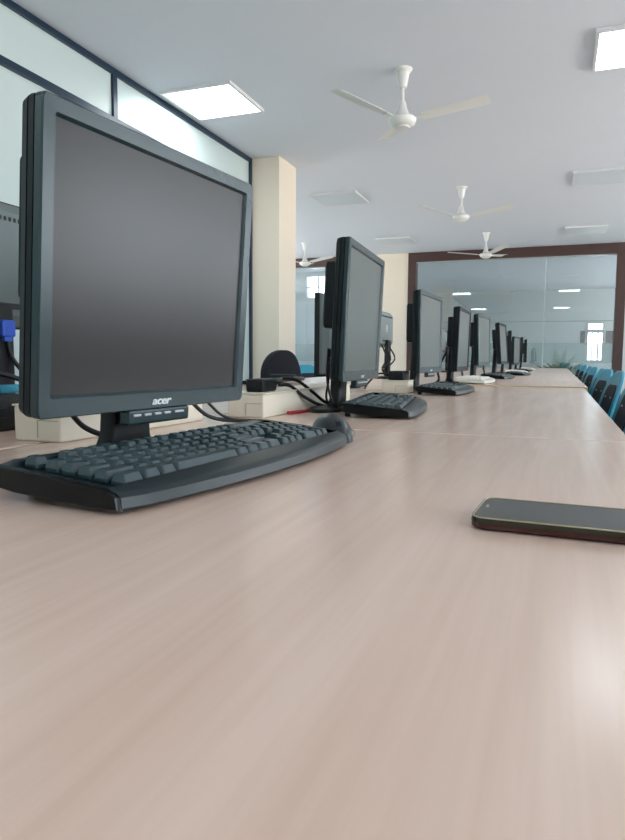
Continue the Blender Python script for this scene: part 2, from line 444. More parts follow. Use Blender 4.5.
# ------------------------------------------------------------------ monitors
def make_monitor(face, az, tilt, W, HH, base_x, labels, style='black', text=True, loc=None, sideb=.019, topb=.018, botb=.023,
                 thick=.032, chin=True, back='low', group='monitors of the right row', oval=True):
    """face = (x, y, z_rel) centre of the front face; az = direction the screen looks to (degrees from +X)"""
    px, py, pz = face
    # local frame: the screen looks to -Y, width along X
    rz = R(az)+PI/2
    t = thing('computer_monitor', labels, 'monitor', (px, py, TT), rz, group)
    zc = pz+H-TT
    T = Matrix.Translation((0, 0, zc)) @ Matrix.Rotation(tilt, 4, 'X')   # + tilt: top leans forward (-Y)
    def fin(bm): bmesh.ops.transform(bm, matrix=T, verts=bm.verts); return bm
    bez = {'black': M['bezel'], 'dark': M['dark'], 'silver': M['pale_back']}[style]
    rg = lambda w, h, r, y, dz=0: [(x, y, z+dz) for x, z in rrect(w, h, r)]
    sw, sh = W-2*sideb, HH-topb-botb; dz = (botb-topb)/2
    bm = bmesh.new()
    loft(bm, [rg(W, HH, .007, .009), rg(W, HH, .007, .002), rg(W-.003, HH-.003, .006, 0), rg(sw+.006, sh+.006, .003, 0.0005, dz), rg(sw, sh, .0015, .004, dz), rg(sw, sh, .0015, .0085, dz)], cap0=False, cap1=False)
    loft(bm, [rg(W, HH, .007, .009), rg(W, HH, .007, .010)])
    b = obj('bezel', fin(bm), bez, t, smooth=25)
    sc = bmesh.new(); loft(sc, [rg(sw, sh, .0012, .0045, dz), rg(sw, sh, .0012, .0075, dz)])
    obj('screen', fin(sc), M['screen'] if style == 'black' and text == 'big' else M['screen_reflection'], t)
    sh_ = bmesh.new(); y = .010; k = thick
    loft(sh_, [rg(W-.006, HH-.006, .006, y), rg(W-.006, HH-.006, .006, y+.002), rg(W-.001, HH-.001, .007, y+.0022), rg(W-.001, HH-.001, .007, y+.009),
               rg(W-.006, HH-.006, .006, y+.0095), rg(W-.006, HH-.006, .006, y+.011), rg(W-.002, HH-.002, .007, y+.0115), rg(W-.006, HH-.006, .008, k-.002), rg(W-.012, HH-.012, .01, k)])
    obj('rear_shell', fin(sh_), M['shell'] if style != 'silver' else M['grey_back'], t, smooth=25)
    hb = bmesh.new()
    bw, bh = W*.88, HH*.47; hz = HH*.11
    loft(hb, [rg(bw, bh, .008, k-.001, hz), rg(bw, bh, .008, k+.024, hz), rg(bw-.008, bh-.008, .008, k+.028, hz)])
    h = obj('rear_housing', fin(hb), M['shell'] if style != 'silver' else M['grey_back'], t, smooth=25)
    vb = bmesh.new()
    for i in range(14): box(vb, (-bw*.36+bw*.72*i/13, k+.0275, bh*.36+hz), (.006, .003, .012))
    obj('vent_slots', fin(vb), M['grille'], t)
    if text:
        mt = T @ Matrix.Translation((0, -.0002 if text != 'round' else -.0002, -HH/2+botb*.42)) @ Matrix.Rotation(PI/2, 4, 'X') @ Matrix.Scale(1.5, 4, (1, 0, 0))
        text_mesh('acer', .0138 if text == 'big' else .012, .0004, .25, .95, M['logo'], 'logo', t, mt)
    if chin:
        cb = bmesh.new(); box(cb, (0.0, .007, -HH/2-.0085), (.115, .016, .018), None, .003)
        cn = obj('button_bar', fin(cb), bez, t)
        for i in range(5):
            kb = bmesh.new()
            wd = .015 if i < 4 else .022
            box(kb, (-.045+.0185*i+(.005 if i == 4 else 0), -.0015, -HH/2-.0055), (wd*.82, .004, .0028), None, .0008)
            bo = obj('button', fin(kb), M['silverplastic'], cn)
    # stand: the neck comes down behind the panel to an oval foot
    nb = bmesh.new()
    ny = base_x
    loft(nb, [[(x, ny+yy, .008) for x, yy in rrect(.082, .030, .006)], [(x, ny+yy-.004, .03) for x, yy in rrect(.070, .026, .006)],
              [(x, ny-.010+yy, zc-.06) for x, yy in rrect(.064, .024, .006)], [(x, ny-.012+yy, zc) for x, yy in rrect(.075, .03, .006)]])
    obj('stand_neck', nb, M['dark'], t, smooth=30)
    fb = bmesh.new()
    loft(fb, [[(a*x, ny+.014+a2*y_, z) for x, y_ in [(math.cos(2*PI*q/32), math.sin(2*PI*q/32)) for q in range(32)]] for a, a2, z in ((.118, .044, .0), (.12, .046, .003), (.116, .042, .008), (.06, .022, .011))])
    obj('stand_base', fb, M['dark'], t, smooth=30)
    return t

MON = [
 # face centre (x, y, zrel), az, tilt(rad), style, text, label
 ((-.449, .694, .093), -5.6, .068, 'black', 'big', 'large black monitor in the foreground behind the nearest black keyboard'),
 ((-.440, 1.548, .105), 3.0, .044, 'black', 'small', 'second black monitor of the right row, tall in front of the pale pillar'),
 ((-.475, 2.631, .104), -3.0, -.004, 'black', 'small', 'third black monitor of the right row, beside the brown frame edge'),
 ((-.448, 3.391, .099), -1.0, .025, 'dark', None, 'fourth black monitor of the right row, behind the ivory keyboard'),
 ((-.436, 4.244, .121), -5.0, -.027, 'black', None, 'fifth black monitor of the right row, with a pale reflection on its screen'),
 ((-.400, 5.293, .125), -3.5, -.082, 'dark', None, 'sixth monitor of the right row, leaning backwards'),
 ((-.447, 6.7, .125), 7.0, .0, 'dark', None, 'seventh monitor of the right row, seen nearly edge on'),
 ((-.440, 7.75, .105), -6.0, .0, 'black', None, 'eighth monitor of the right row, whose small screen shows a grey reflection'),
 ((-.432, 8.6, .125), 6.0, .0, 'dark', None, 'ninth monitor of the right row, a thin dark slab'),
 ((-.420, 9.5, .125), 5.0, .0, 'dark', None, 'tenth and farthest monitor of the right row'),
]
for i, (fc, az, ti, st, tx, lb) in enumerate(MON):
    zt_ = TT+.006 if i in (3, 4, 5) else TT
    fc = (fc[0], fc[1], fc[2]-(zt_-TT))
    o = make_monitor(fc, az, ti, .376, .311, .072, lb, st, tx, chin=(i < 3)); o.location.z = zt_
# the opposite row shows its backs
def make_back_monitor(x, y, zb, W, HH, az, label, m, emblem=False, wide=True):
    t = thing('computer_monitor', label, 'monitor', (x, y, TT), R(az)+PI/2, 'monitors of the opposite row')
    zc = zb+HH/2
    rg = lambda w, h, r, yy, dz=0: [(a, yy, b+zc+dz) for a, b in rrect(w, h, r)]
    bm = bmesh.new(); loft(bm, [rg(W, HH, .008, -.022), rg(W, HH, .008, 0)]); obj('bezel', bm, M['dark'], t, smooth=25)
    bm = bmesh.new(); loft(bm, [rg(W-.03, HH-.035, .004, -.0235, .003), rg(W-.03, HH-.035, .004, -.021, .003)]); obj('screen', bm, M['screen_reflection'], t)
    bm = bmesh.new(); loft(bm, [rg(W-.006, HH-.006, .01, 0), rg(W-.012, HH-.012, .012, .012), rg(W*.86, HH*.86, .02, .022), rg(W*.82, HH*.82, .02, .030), rg(W*.8, HH*.8, .02, .032)]); obj('rear_shell', bm, m, t, smooth=25)
    bm = bmesh.new()
    for i in range(22): box(bm, (-W*.33+W*.66*i/21, .031, zc+HH*.345), (.005, .006, .008))
    obj('vent_slots', bm, M['grille'], t)
    bm = bmesh.new(); box(bm, (0, .031, zc-HH*.33), (W*.5, .004, .012), None, .001); obj('port_strip', bm, M['grille'], t)
    bm = bmesh.new(); box(bm, (0, .040, (zb+.035)/2+.012), (.075, .025, zb+.035), None, .004); obj('stand_neck', bm, M['dark'], t)
    bm = bmesh.new(); loft(bm, [[(a*math.cos(2*PI*q/28), .035+a*.65*math.sin(2*PI*q/28), z) for q in range(28)] for a, z in ((.125, 0), (.127, .004), (.12, .012), (.05, .016))]); obj('stand_base', bm, M['dark'], t, smooth=30)
    if emblem:
        bm = bmesh.new(); n = 20
        rings = []
        for q in range(n+1):
            a = 2*PI*q/n
            rings.append([((.022+.003*math.cos(b))*math.cos(a), .0325+.002*math.sin(b), zc+.005+(.022+.003*math.cos(b))*math.sin(a)) for b in (0, 1.57, 3.14, 4.71)])
        loft(bm, rings, False, False)
        box(bm, (0, .0325, zc+.005), (.026, .003, .006), Matrix.Rotation(.6, 4, 'Y')); obj('emblem', bm, M['logo'], t)
    return t
make_back_monitor(-1.10, 1.02, .185, .40, .262, 180, 'grey backed monitor at the left edge of the photo, blue plug beneath it', M['grey_back'])
make_back_monitor(-.93, 2.76, .058, .376, .34, 180, 'tall grey backed monitor of the opposite row beside the second black monitor', M['grey_back'])
make_back_monitor(-1.10, 4.26, .205, .42, .235, 180, 'grey monitor back with round white emblem, in front of the pale pillar', M['pale_back'], True)
make_back_monitor(-1.10, 6.75, .205, .42, .235, 180, 'small grey monitor back with emblem, left of the fourth black monitor', M['pale_back'], True)

# ------------------------------------------------------------------ keyboards
U = .019
def key_layout():
    rows = []
    def row(y, items, x=0):
        for w in items:
            if w < 0: x += -w; continue
            rows.append((x, y, w, 1)); x += w
    row(0, [1, -1, 1, 1, 1, 1, -.5, 1, 1, 1, 1, -.5, 1, 1, 1, 1, -.3, 1, 1, 1])
    row(1.35, [1]*13+[2, -.3, 1, 1, 1, -.3, 1, 1, 1, 1])
    row(2.35, [1.5]+[1]*12+[1.5, -.3, 1, 1, 1, -.3, 1, 1, 1])
    row(3.35, [1.75]+[1]*11+[2.25, -3.6, 1, 1, 1])
    row(4.35, [2.25]+[1]*10+[2.75, -1.3, 1, -1.3, 1, 1, 1])
    row(5.35, [1.5, 1.25, 1.25, 5.75, 1.25, 1.25, 1.25, 1.5, -.3, 1, 1, 1, -.3, 2, 1])
    rows.append((21.6, 2.35, 1, 2)); rows.append((21.6, 4.35, 1, 2))
    return rows
KL = .476
def well_z(y): return .0205+(y+.036)*.075
def make_keyboard(name, label, m_case, m_key, m_well, m_side, split, loc=(0, 0, 0), rz=0, group='keyboards on the right row'):
    t = thing(name, label, 'keyboard', loc, rz, group)
    bm = bmesh.new(); n = 22; rings = []
    for i in range(n+1):
        x = -KL/2+KL*i/n; u = 2*x/KL
        e = max(0, (abs(u)-.93)/.07)             # ends tuck in a little
        yf = -.070-.020*(1-u*u)+.004*e*e; yb = .081-.004*e
        prof = [(yf+.004, .003), (yf, .006), (yf+.001, .0145), (yf+.005, .0175), (yf+.010, .0190), (-.0515, .0215), (-.0505, well_z(-.05)-.003), (.071, well_z(.071)-.003),
                (.072, well_z(.071)+.002), (yb-.003, .0325-.003*e), (yb, .030), (yb-.004, .014), (.06, .010), (-.04, .004)]
        rings.append([(x, a, b) for a, b in prof])
    loft(bm, rings)
    obj('case', bm, m_case, t, smooth=35)
    # glossy end cheeks
    for s in (-1, 1):
        cb = bmesh.new()
        yf = -.066
        pr = [(yf, .004), (yf+.002, .015), (-.05, .0215), (.0, .0265), (.06, .0315), (.075, .0315), (.078, .026), (.075, .013), (.05, .009), (-.03, .004)]
        loft(cb, [[(s*(KL/2-.001), a, b) for a, b in pr], [(s*(KL/2+.003), a, b) for a, b in pr], [(s*(KL/2+.0055), a*.97-.001, (b-.018)*.86+.018) for a, b in pr]])
        obj('end_cheek', cb, m_side, t, smooth=30)
    for s in (-1, 1):
        fb = bmesh.new(); box(fb, (s*.19, .072, .0062), (.022, .01, .012), None, .001)
        obj('foot', fb, M['dark'], t)
    x00 = -22.6*U/2; y00 = .066
    keys = []
    for (x, y, w, h) in key_layout():
        cx = x00+(x+w/2)*U; cy = y00-(y+h/2)*U*.985+.004
        keys.append((cx, cy, w*U, h*U*.985))
    def key_bm(bm, cx, cy, w, h):
        z = well_z(cy)-.002; sl = .075
        def q(ww, hh, zz, dy=0, n=2, r=.0025): return [(cx+a, cy+b+dy, z+zz+sl*(b+dy)) for a, b in rrect(ww, hh, r, n)]
        g = .0030
        loft(bm, [q(w-g, h-g, .0), q(w-g, h-g, .003), q(w-.0078, h-.0080, .0094, .0010, r=.0014), q(w-.0115, h-.0115, .0088, .0010, r=.001)])
    if split:
        order = sorted(range(len(keys)), key=lambda i: keys[i][0])
        for j in order[:100]:
            kb = bmesh.new(); key_bm(kb, *keys[j]); obj('key', kb, m_key, t)
        kb = bmesh.new()
        for j in order[100:]: key_bm(kb, *keys[j])
        obj('keys', kb, m_key, t, kind='stuff')
    else:
        kb = bmesh.new()
        for k in keys: key_bm(kb, *k)
        obj('keys', kb, m_key, t, kind='stuff')
    # thin dark bed plate between the keys
    return t

k1 = make_keyboard('computer_keyboard', 'large black keyboard in the foreground, with a wide palm rest', M['case'], M['key'], M['well'], M['gloss'], True)
k1.location = (-.366, .668, TT); k1.rotation_euler = (0, 0, R(90-4.4))
k2 = copy_tree(k1)
place(k2, (-.385, 1.575, TT), R(90+8.0), 'second black keyboard, in front of the second black monitor')
kf = make_keyboard('computer_keyboard', 'third black keyboard, in front of the third monitor', M['case'], M['key'], M['well'], M['gloss'], False)
place(kf, (-.392, 2.54, TT), R(90), kf['label'])
kw = make_keyboard('computer_keyboard', 'ivory keyboard in front of the fourth monitor', M['cream_key'], M['cream_key'], M['cream_key'], M['cream_key'], False)
place(kw, (-.40, 3.55, TT+.006), R(90), kw['label'])
def kcopy(src, loc, rz, label):
    c = copy_tree(src); place(c, loc, rz, label); return c
kcopy(kf, (-.36, 4.45, TT+.006), R(87), 'black keyboard between the ivory keyboard and the fifth monitor')
kcopy(kf, (-.30, 5.60, TT), R(88), 'black keyboard in front of the sixth, backward leaning monitor')
kcopy(kw, (-.36, 6.5, TT), R(86), 'pale keyboard in front of the seventh monitor')
kcopy(kf, (-.36, 7.7, TT), R(90), 'dark keyboard in front of the eighth monitor')
kcopy(kw, (-.36, 8.9, TT), R(90), 'pale keyboard farthest down the right row')
for i, (y, lb) in enumerate(((.95, 'black keyboard on the opposite table at the left edge of the photo'), (3.0, 'black keyboard on the opposite table behind the second black monitor'))):
    kcopy(kf, (-1.33, y, TT), R(-90), lb)['group'] = 'keyboards on the opposite row'

# ------------------------------------------------------------------ mouse
def make_mouse(loc, rz, label):
    t = thing('computer_mouse', label, 'mouse', loc, rz)
    bm = bmesh.new(); rings = []; n = 14
    for i in range(n+1):
        v = i/n; y = -.055+.11*v
        s = max(.02, math.sin(PI*min(1, max(0, .04+.92*v)))**.45)
        w = .030*s; h = .036*(math.sin(PI*(.10+.80*v))**.8)
        h = .004+h*(.75+.35*v if v < .7 else .995-.2*(v-.7))
        ring = [(w*math.cos(a), y, .002+h*max(0, math.sin(a))**.75) for a in [PI*k/12 for k in range(13)]]
        rings.append([(w, y, .001)]+ring+[(-w, y, .001)])
    loft(bm, rings); obj('shell', bm, M['case'], t, smooth=50)
    wb = bmesh.new()
    lathe(wb, [(.004, -.0035), (.010, -.003), (.010, .003), (.004, .0035)], 16)
    bmesh.ops.transform(wb, matrix=Matrix.Translation((0, -.032, .022)) @ Matrix.Rotation(PI/2, 4, 'Y'), verts=wb.verts)
    obj('scroll_wheel', wb, M['dark'], t, smooth=30)
    sb = bmesh.new(); tube(sb, [(.0265, -.028, .010), (.0295, -.01, .0125), (.0302, .012, .0125), (.0275, .034, .010)], .0038, 8); obj('side_strip', sb, M['chrome'], t, smooth=50)
    return t
make_mouse((-.328, .966, TT), R(35), 'black mouse with a silver side strip at the far end of the nearest keyboard')

# ------------------------------------------------------------------ power boxes, adapters, cables
def power_box(x0, x1, y0, y1, h, label, rz=0):
    t = thing('power_box', label, 'power box', ((x0+x1)/2, (y0+y1)/2, TT), rz, 'cream power boxes along the table centre')
    w, l = x1-x0, y1-y0
    bm = bmesh.new(); box(bm, (0, 0, h/2), (w, l, h), None, .003); obj('housing', bm, M['raceway'], t)
    bm = bmesh.new(); box(bm, (0, 0, h+.0015), (w+.004, l+.004, .003), None, .001); obj('lid', bm, M['raceway'], t)
    bm = bmesh.new()
    for a, b, c, d in ((.2, .2, .0, .62), (.2, .6, .62, .62)):
        pass
    z0 = .0; xa = w*.02; 
    box(bm, (xa, -l/2-.0003, h*.36), (.0012, .001, h*.5)); box(bm, (xa+w*.22, -l/2-.0003, h*.61), (w*.44, .001, .0012))
    obj('seam', bm, M['raceway_line'], t)
    for k in range(0):
        sb = bmesh.new(); box(sb, (w/2+.0006, -l/2+.09+.16*k, h*.5), (.003, .07, h*.55), None, .001); so = obj('socket_plate', sb, M['lamp_frame'], t)
        hb = bmesh.new()
        for dy in (-.014, .014): box(hb, (w/2+.0022, -l/2+.09+.16*k+dy, h*.5), (.001, .005, .005))
        obj('socket_holes', hb, M['dark'], so)
    return t
power_box(-.76, -.672, .765, 1.16, .052, 'cream power box behind the stand of the large foreground monitor', R(-1.5))
power_box(-.660, -.575, 1.25, 1.86, .05, 'cream power box carrying a black adapter, behind the second monitor')
power_box(-.615, -.517, 2.40, 2.495, .045, 'cream power box beside the third black monitor')

def adapter(loc, rz, label, s=(.055, .09, .032)):
    t = thing('power_adapter', label, 'adapter', loc, rz, 'black adapters on the cream boxes')
    bm = bmesh.new(); box(bm, (0, 0, s[2]/2), s, None, .005, 3); obj('body', bm, M['dark'], t, smooth=40)
    bm = bmesh.new(); box(bm, (s[0]*.51, 0, s[2]*.5), (.002, s[1]*.5, s[2]*.6), None, .0005); obj('rating_plate', bm, M['shell'], t)
    return t
adapter((-.612, 1.32, TT+.053), R(4), 'black adapter on the cream box left of the second monitor', (.042, .085, .028))
adapter((-.565, 2.45, TT+.048), R(-4), 'black adapter on the cream box beside the third monitor', (.06, .08, .034))

def cable(pts, r, label, m='cable', group=None, z=None):
    bm = bmesh.new(); tube(bm, [(p[0], p[1], p[2]) for p in pts], r, 8, 8)
    o = obj('cable', bm, M[m], None, smooth=60); tag(o, label, 'cable', group); return o
zt = TT
cable([(-.60, .66, zt+.090), (-.605, .70, zt+.055), (-.60, .725, zt+.03), (-.585, .76, zt+.014), (-.60, .83, zt+.006)], .0038, 'black cable dropping behind the left part of the large monitor')
cable([(-.575, .90, zt+.085), (-.585, .97, zt+.055), (-.575, 1.03, zt+.02), (-.54, 1.12, zt+.006)], .0036, 'thick black cable leaving the large monitor to the right', group='cables behind the large monitor')
cable([(-.565, .94, zt+.075), (-.57, 1.00, zt+.052), (-.56, 1.06, zt+.018), (-.52, 1.15, zt+.005)], .0026, 'thin black cable beside the thick one, right of the large monitor', group='cables behind the large monitor')
cable([(-.60, 1.39, zt+.065), (-.585, 1.42, zt+.062), (-.565, 1.46, zt+.035), (-.545, 1.52, zt+.012), (-.52, 1.56, zt+.005)], .0042, 'lower black cable slanting from the adapter to the second monitor foot')
cable([(-.625, 1.47, zt+.078), (-.60, 1.50, zt+.072), (-.572, 1.53, zt+.045), (-.55, 1.57, zt+.016), (-.53, 1.62, zt+.006)], .0042, 'upper black cable slanting down to the second monitor foot')
cable([(-.565, 1.36, zt+.004), (-.55, 1.42, zt+.004), (-.553, 1.50, zt+.004), (-.54, 1.60, zt+.004)], .0038, 'short red cable lying on the table before the cream box', 'red')
for i, (a, b) in enumerate((((-.505, 1.46), (-.50, 1.47)), ((-.515, 1.50), (-.53, 1.52)))):
    cable([(a[0], a[1], zt+.15), (a[0]-.004, a[1]+.004, zt+.08), (b[0], b[1], zt+.03), (b[0]+.008, b[1]+.03, zt+.005)], .0028, '%s cable hanging behind the second monitor' % ['left', 'right'][i], group='hanging cables')
cable([(-.60, 2.45, zt+.066), (-.64, 2.43, zt+.07), (-.70, 2.5, zt+.03), (-.74, 2.6, zt+.006)], .0036, 'black cable leaving the adapter beside the third monitor')
for i, (y, d) in enumerate(((4.10, 0), (4.17, .01), (4.23, -.01), (4.28, .012))):
    cable([(-1.06, y, zt+.22), (-1.03+d, y+.01, zt+.13), (-1.05-d, y-.015, zt+.06), (-1.0, y+.02, zt+.005)], .005, 'tangled black cable under the monitor back with the round emblem', group='cables under the emblem monitor')
for i, (y, d) in enumerate(((6.68, 0), (6.78, .01), (6.86, -.01))):
    cable([(-1.06, y, zt+.22), (-1.03+d, y+.01, zt+.13), (-1.05-d, y-.015, zt+.06), (-1.0, y+.02, zt+.005)], .006, 'black cable under the small far monitor back', group='cables under the far monitor back')
for i, (x, y, lb) in enumerate(((-.52, 3.36, 'behind the fourth monitor'), (-.52, 4.2, 'behind the fifth monitor'), (-.50, 5.25, 'behind the sixth monitor'))):
    cable([(x, y-.09, zt+.16), (x-.03, y-.13, zt+.08), (x-.02, y-.16, zt+.03), (x-.05, y-.1, zt+.008)], .006, 'black cable looping '+lb)
# plug and cables of the monitor at the left edge
t = thing('video_plug', 'blue video plug hanging under the grey monitor at the left edge', 'plug', (-1.045, 1.035, zt+.158), 0)
bm = bmesh.new(); box(bm, (0, 0, .024), (.018, .034, .034), None, .004); obj('plug_body', bm, M['blueplug'], t)
bm = bmesh.new(); box(bm, (0, 0, .004), (.012, .020, .012), None, .002); obj('strain_relief', bm, M['blueplug'], t)
t = thing('video_plug', 'lower blue plug among the black cables at the left edge of the photo', 'plug', (-1.02, 1.01, zt+.062), R(-12))
bm = bmesh.new(); box(bm, (0, 0, 0), (.018, .045, .017), None, .004); obj('plug_body', bm, M['chair_blue'], t)
bm = bmesh.new(); box(bm, (0, -.028, 0), (.010, .016, .010), None, .002); obj('strain_relief', bm, M['dark'], t)
cable([(-1.045, 1.035, zt+.160), (-1.04, 1.045, zt+.12), (-1.02, 1.075, zt+.07), (-1.0, 1.10, zt+.006)], .0045, 'black cable running down from the blue video plug')
cable([(-1.0, .93, zt+.10), (-.97, .98, zt+.085), (-.95, 1.02, zt+.06), (-.93, 1.08, zt+.007)], .005, 'black power cable under the grey monitor at the left edge')
cable([(-.99, .95, zt+.03), (-.95, .965, zt+.045), (-.89, .985, zt+.03), (-.85, 1.06, zt+.006)], .006, 'lowest black cable at the left edge of the photo')
# small grey desk speaker and black tower lump at the left edge
t = thing('desktop_computer', 'black desktop computer lying on the opposite table at the left edge', 'computer', (-.93, .72, TT), R(3))
bm = bmesh.new(); box(bm, (0, 0, .03), (.14, .40, .06), None, .006); obj('case', bm, M['dark'], t)
bm = bmesh.new(); box(bm, (.071, .05, .032), (.003, .16, .016), None, .001); obj('drive_cover', bm, M['shell'], t)

# ------------------------------------------------------------------ phone
t = thing('smartphone', 'dark smartphone with red edge lying flat on the nearest table', 'phone', (.0265, .522, TT), R(-3))
W_, L_ = .078, .164
bm = bmesh.new(); rg = lambda w, l, r, z: [(a, b, z) for a, b in rrect(l, w, r, 6)]
loft(bm, [rg(W_-.006, L_-.006, .010, .0003), rg(W_, L_, .011, .0022), rg(W_, L_, .011, .0048)]); obj('back_case', bm, M['phone_red'], t, smooth=40)
bm = bmesh.new(); loft(bm, [rg(W_, L_, .011, .0048), rg(W_+.0004, L_+.0004, .011, .0065), rg(W_-.001, L_-.001, .011, .0094), rg(W_-.003, L_-.003, .010, .0094), rg(W_-.003, L_-.003, .010, .0088)]); obj('side_band', bm, M['phone'], t, smooth=40)
bm = bmesh.new()
loft(bm, [rg(W_-.0005, L_-.0005, .011, .0092), rg(W_-.0005, L_-.0005, .011, .0098), rg(W_-.003, L_-.003, .010, .0100), rg(W_-.0036, L_-.0036, .010, .0092)], False, False); obj('rim', bm, M['phone_rim'], t, smooth=40)
bm = bmesh.new(); loft(bm, [rg(W_-.0036, L_-.0036, .010, .0086), rg(W_-.0036, L_-.0036, .010, .0095)]); obj('screen', bm, M['phone_glass'], t)
bm = bmesh.new(); box(bm, (-L_/2+.007, .004, .0096), (.002, .010, .0004)); obj('earpiece', bm, M['fan_trim'], t)
bm = bmesh.new(); box(bm, (.03, -W_/2-.0003, .0068), (.022, .0012, .0022), None, .0004); obj('power_button', bm, M['phone'], t)

# ------------------------------------------------------------------ blue chairs
def make_blue_chair():
    t = thing('blue_chair', '', 'chair')
    lean = .30
    def fback(v):          # v: x width, y thickness, z from -h/2..h/2
        z = v.z+.20; k = z/.40
        w = 1.0-.10*max(0, k)
        return Vector((v.x*w, .19+v.y+z*lean+.010*math.cos(min(1, abs(v.x)/.22)*PI/2)-.005, .39+z))
    bm = bmesh.new(); pad(bm, .43, .39, .16, .018, fback, 8, (1, .94, .8, .6, .3)); obj('backrest', bm, M['chair_blue'], t, smooth=40)
    for s, nm in ((-1, 'back_pad'), (1, 'back_panel')):
        b2 = bmesh.new()
        def f2(v, s=s): return fback(Vector((v.x, v.y+s*.010, v.z-.018)))
        pad(b2, .27, .27, .05, .008, f2, 5, (1, .94, .6, .3)); p_ = obj(nm, b2, M['chair_pad'], t, smooth=40)
    rb = bmesh.new()
    for z in (.05, -.06, -.10):
        for x in (-.08, .08):
            b3 = fback(Vector((x, -.014, z))); lathe(rb, [(.006, -.004), (.006, .002), (.003, .004)], 10, b3)
    obj('rivets', rb, M['silverplastic'], t)
    def fseat(v): return Vector((v.x, -.02+v.z, .425+v.y+.015*(v.z/.2)**2))
    bm = bmesh.new(); pad(bm, .42, .42, .07, .022, fseat, 6, (1, .94, .8, .6, .3)); obj('seat', bm, M['chair_blue'], t, smooth=40)
    for sx in (-1, 1):
        for fr in (-1, 1):
            bm = bmesh.new()
            if fr < 0: tube(bm, [(sx*.17, -.16, .41), (sx*.19, -.19, .2), (sx*.205, -.215, .0)], .011, 8, 4)
            else: tube(bm, [(sx*.17, .22, .50), (sx*.17, .17, .40), (sx*.19, .19, .2), (sx*.205, .23, .0)], .011, 8, 4)
            obj('leg', bm, M['chair_leg'], t, smooth=60)
    bm = bmesh.new()
    tube(bm, [(-.185, -.18, .25), (.185, -.18, .25)], .008); tube(bm, [(-.185, .185, .25), (.185, .185, .25)], .008)
    obj('stretcher', bm, M['chair_leg'], t, smooth=60)
    return t
ch0 = make_blue_chair(); ch0['group'] = 'blue chairs along the right row'
cy = [(3.22, 0.08, 'nearest blue chair, cut off by the right edge of the photo'),
      (4.06, 0.11, 'blue chair whose rounded back stands against the brown frame upright, second from the camera'),
      (4.93, 0.17, 'third blue chair from the camera, overlapping the one behind it'),
      (5.65, 0.05, 'fourth blue chair from the camera in the right row'),
      (6.75, 0.15, 'fifth blue chair from the camera in the right row'),
      (7.8, 0.07, 'sixth blue chair from the camera in the right row'),
      (9.2, 0.13, 'seventh blue chair from the camera, small in the distance'),
      (10.7, 0.11, 'farthest blue chair of the right row, near the glass')]
for i, (y, dr, lb) in enumerate(cy):
    o = ch0 if i == 0 else copy_tree(ch0)
    place(o, (.02+(.0 if i else .015), y, 0), R(-90)+dr, lb)
for i, (x, y, dr, lb) in enumerate(((-1.98, 5.80, -.35, 'blue chair behind the black office chair on the opposite side'),)):
    o = copy_tree(ch0); place(o, (x, y, 0), R(90)+dr, lb); o['group'] = 'blue chairs of the opposite row'

# ------------------------------------------------------------------ black office chair
t = thing('office_chair', 'black fabric office chair with a rounded back beside the cream column', 'chair', (-1.93, 4.98, 0), R(70))
def fb(v):
    z = v.z+.22
    return Vector((v.x*(1-.12*max(0, z/.44)), .22+v.y+z*.12-.10*(1-(v.x/.24)**2)*.35, .472+z))
bm = bmesh.new(); pad(bm, .44, .44, .19, .06, fb, 8, (1, .95, .8, .5, .25)); obj('backrest', bm, M['fabric'], t, smooth=50)
bm = bmesh.new(); pad(bm, .45, .43, .20, .012, lambda v: fb(Vector((v.x, v.y+.036, v.z))), 8, (1, .95, .8, .5, .25)); obj('back_cover', bm, M['dark'], t, smooth=50)
bm = bmesh.new(); pad(bm, .48, .46, .10, .07, lambda v: Vector((v.x, v.z, .46+v.y)), 6); obj('seat', bm, M['fabric'], t, smooth=50)
for s in (-1, 1):
    bm = bmesh.new(); box(bm, (s*.27, -.02, .71), (.06, .25, .03), None, .012, 3); ar = obj('armrest', bm, M['dark'], t, smooth=50)
    bm = bmesh.new(); tube(bm, [(s*.20, .05, .43), (s*.27, .05, .44), (s*.28, .03, .54), (s*.27, -.02, .70)], .013, 8); obj('armrest_post', bm, M['dark'], ar, smooth=50)
bm = bmesh.new(); tube(bm, [(0, .05, .43), (0, .22, .43), (0, .28, .50), (0, .255, .62)], .02, 8); obj('back_bar', bm, M['dark'], t, smooth=50)
bm = bmesh.new(); lathe(bm, [(.03, .08), (.03, .3), (.02, .3), (.02, .43)], 16); obj('gas_column', bm, M['dark'], t, smooth=40)
for k in range(5):
    a = 2*PI*k/5
    bm = bmesh.new(); tube(bm, [(.02*math.cos(a), .02*math.sin(a), .10), (.28*math.cos(a), .28*math.sin(a), .065)], .016, 8, 0); lg = obj('base_arm', bm, M['dark'], t, smooth=50)
    bm = bmesh.new(); lathe(bm, [(.012, -.014), (.025, -.012), (.025, .012), (.012, .014)], 14)
    bmesh.ops.transform(bm, matrix=Matrix.Translation((.28*math.cos(a), .28*math.sin(a), .025)) @ Matrix.Rotation(a, 4, 'Z') @ Matrix.Rotation(PI/2, 4, 'X'), verts=bm.verts)
    obj('caster', bm, M['dark'], lg, smooth=40)

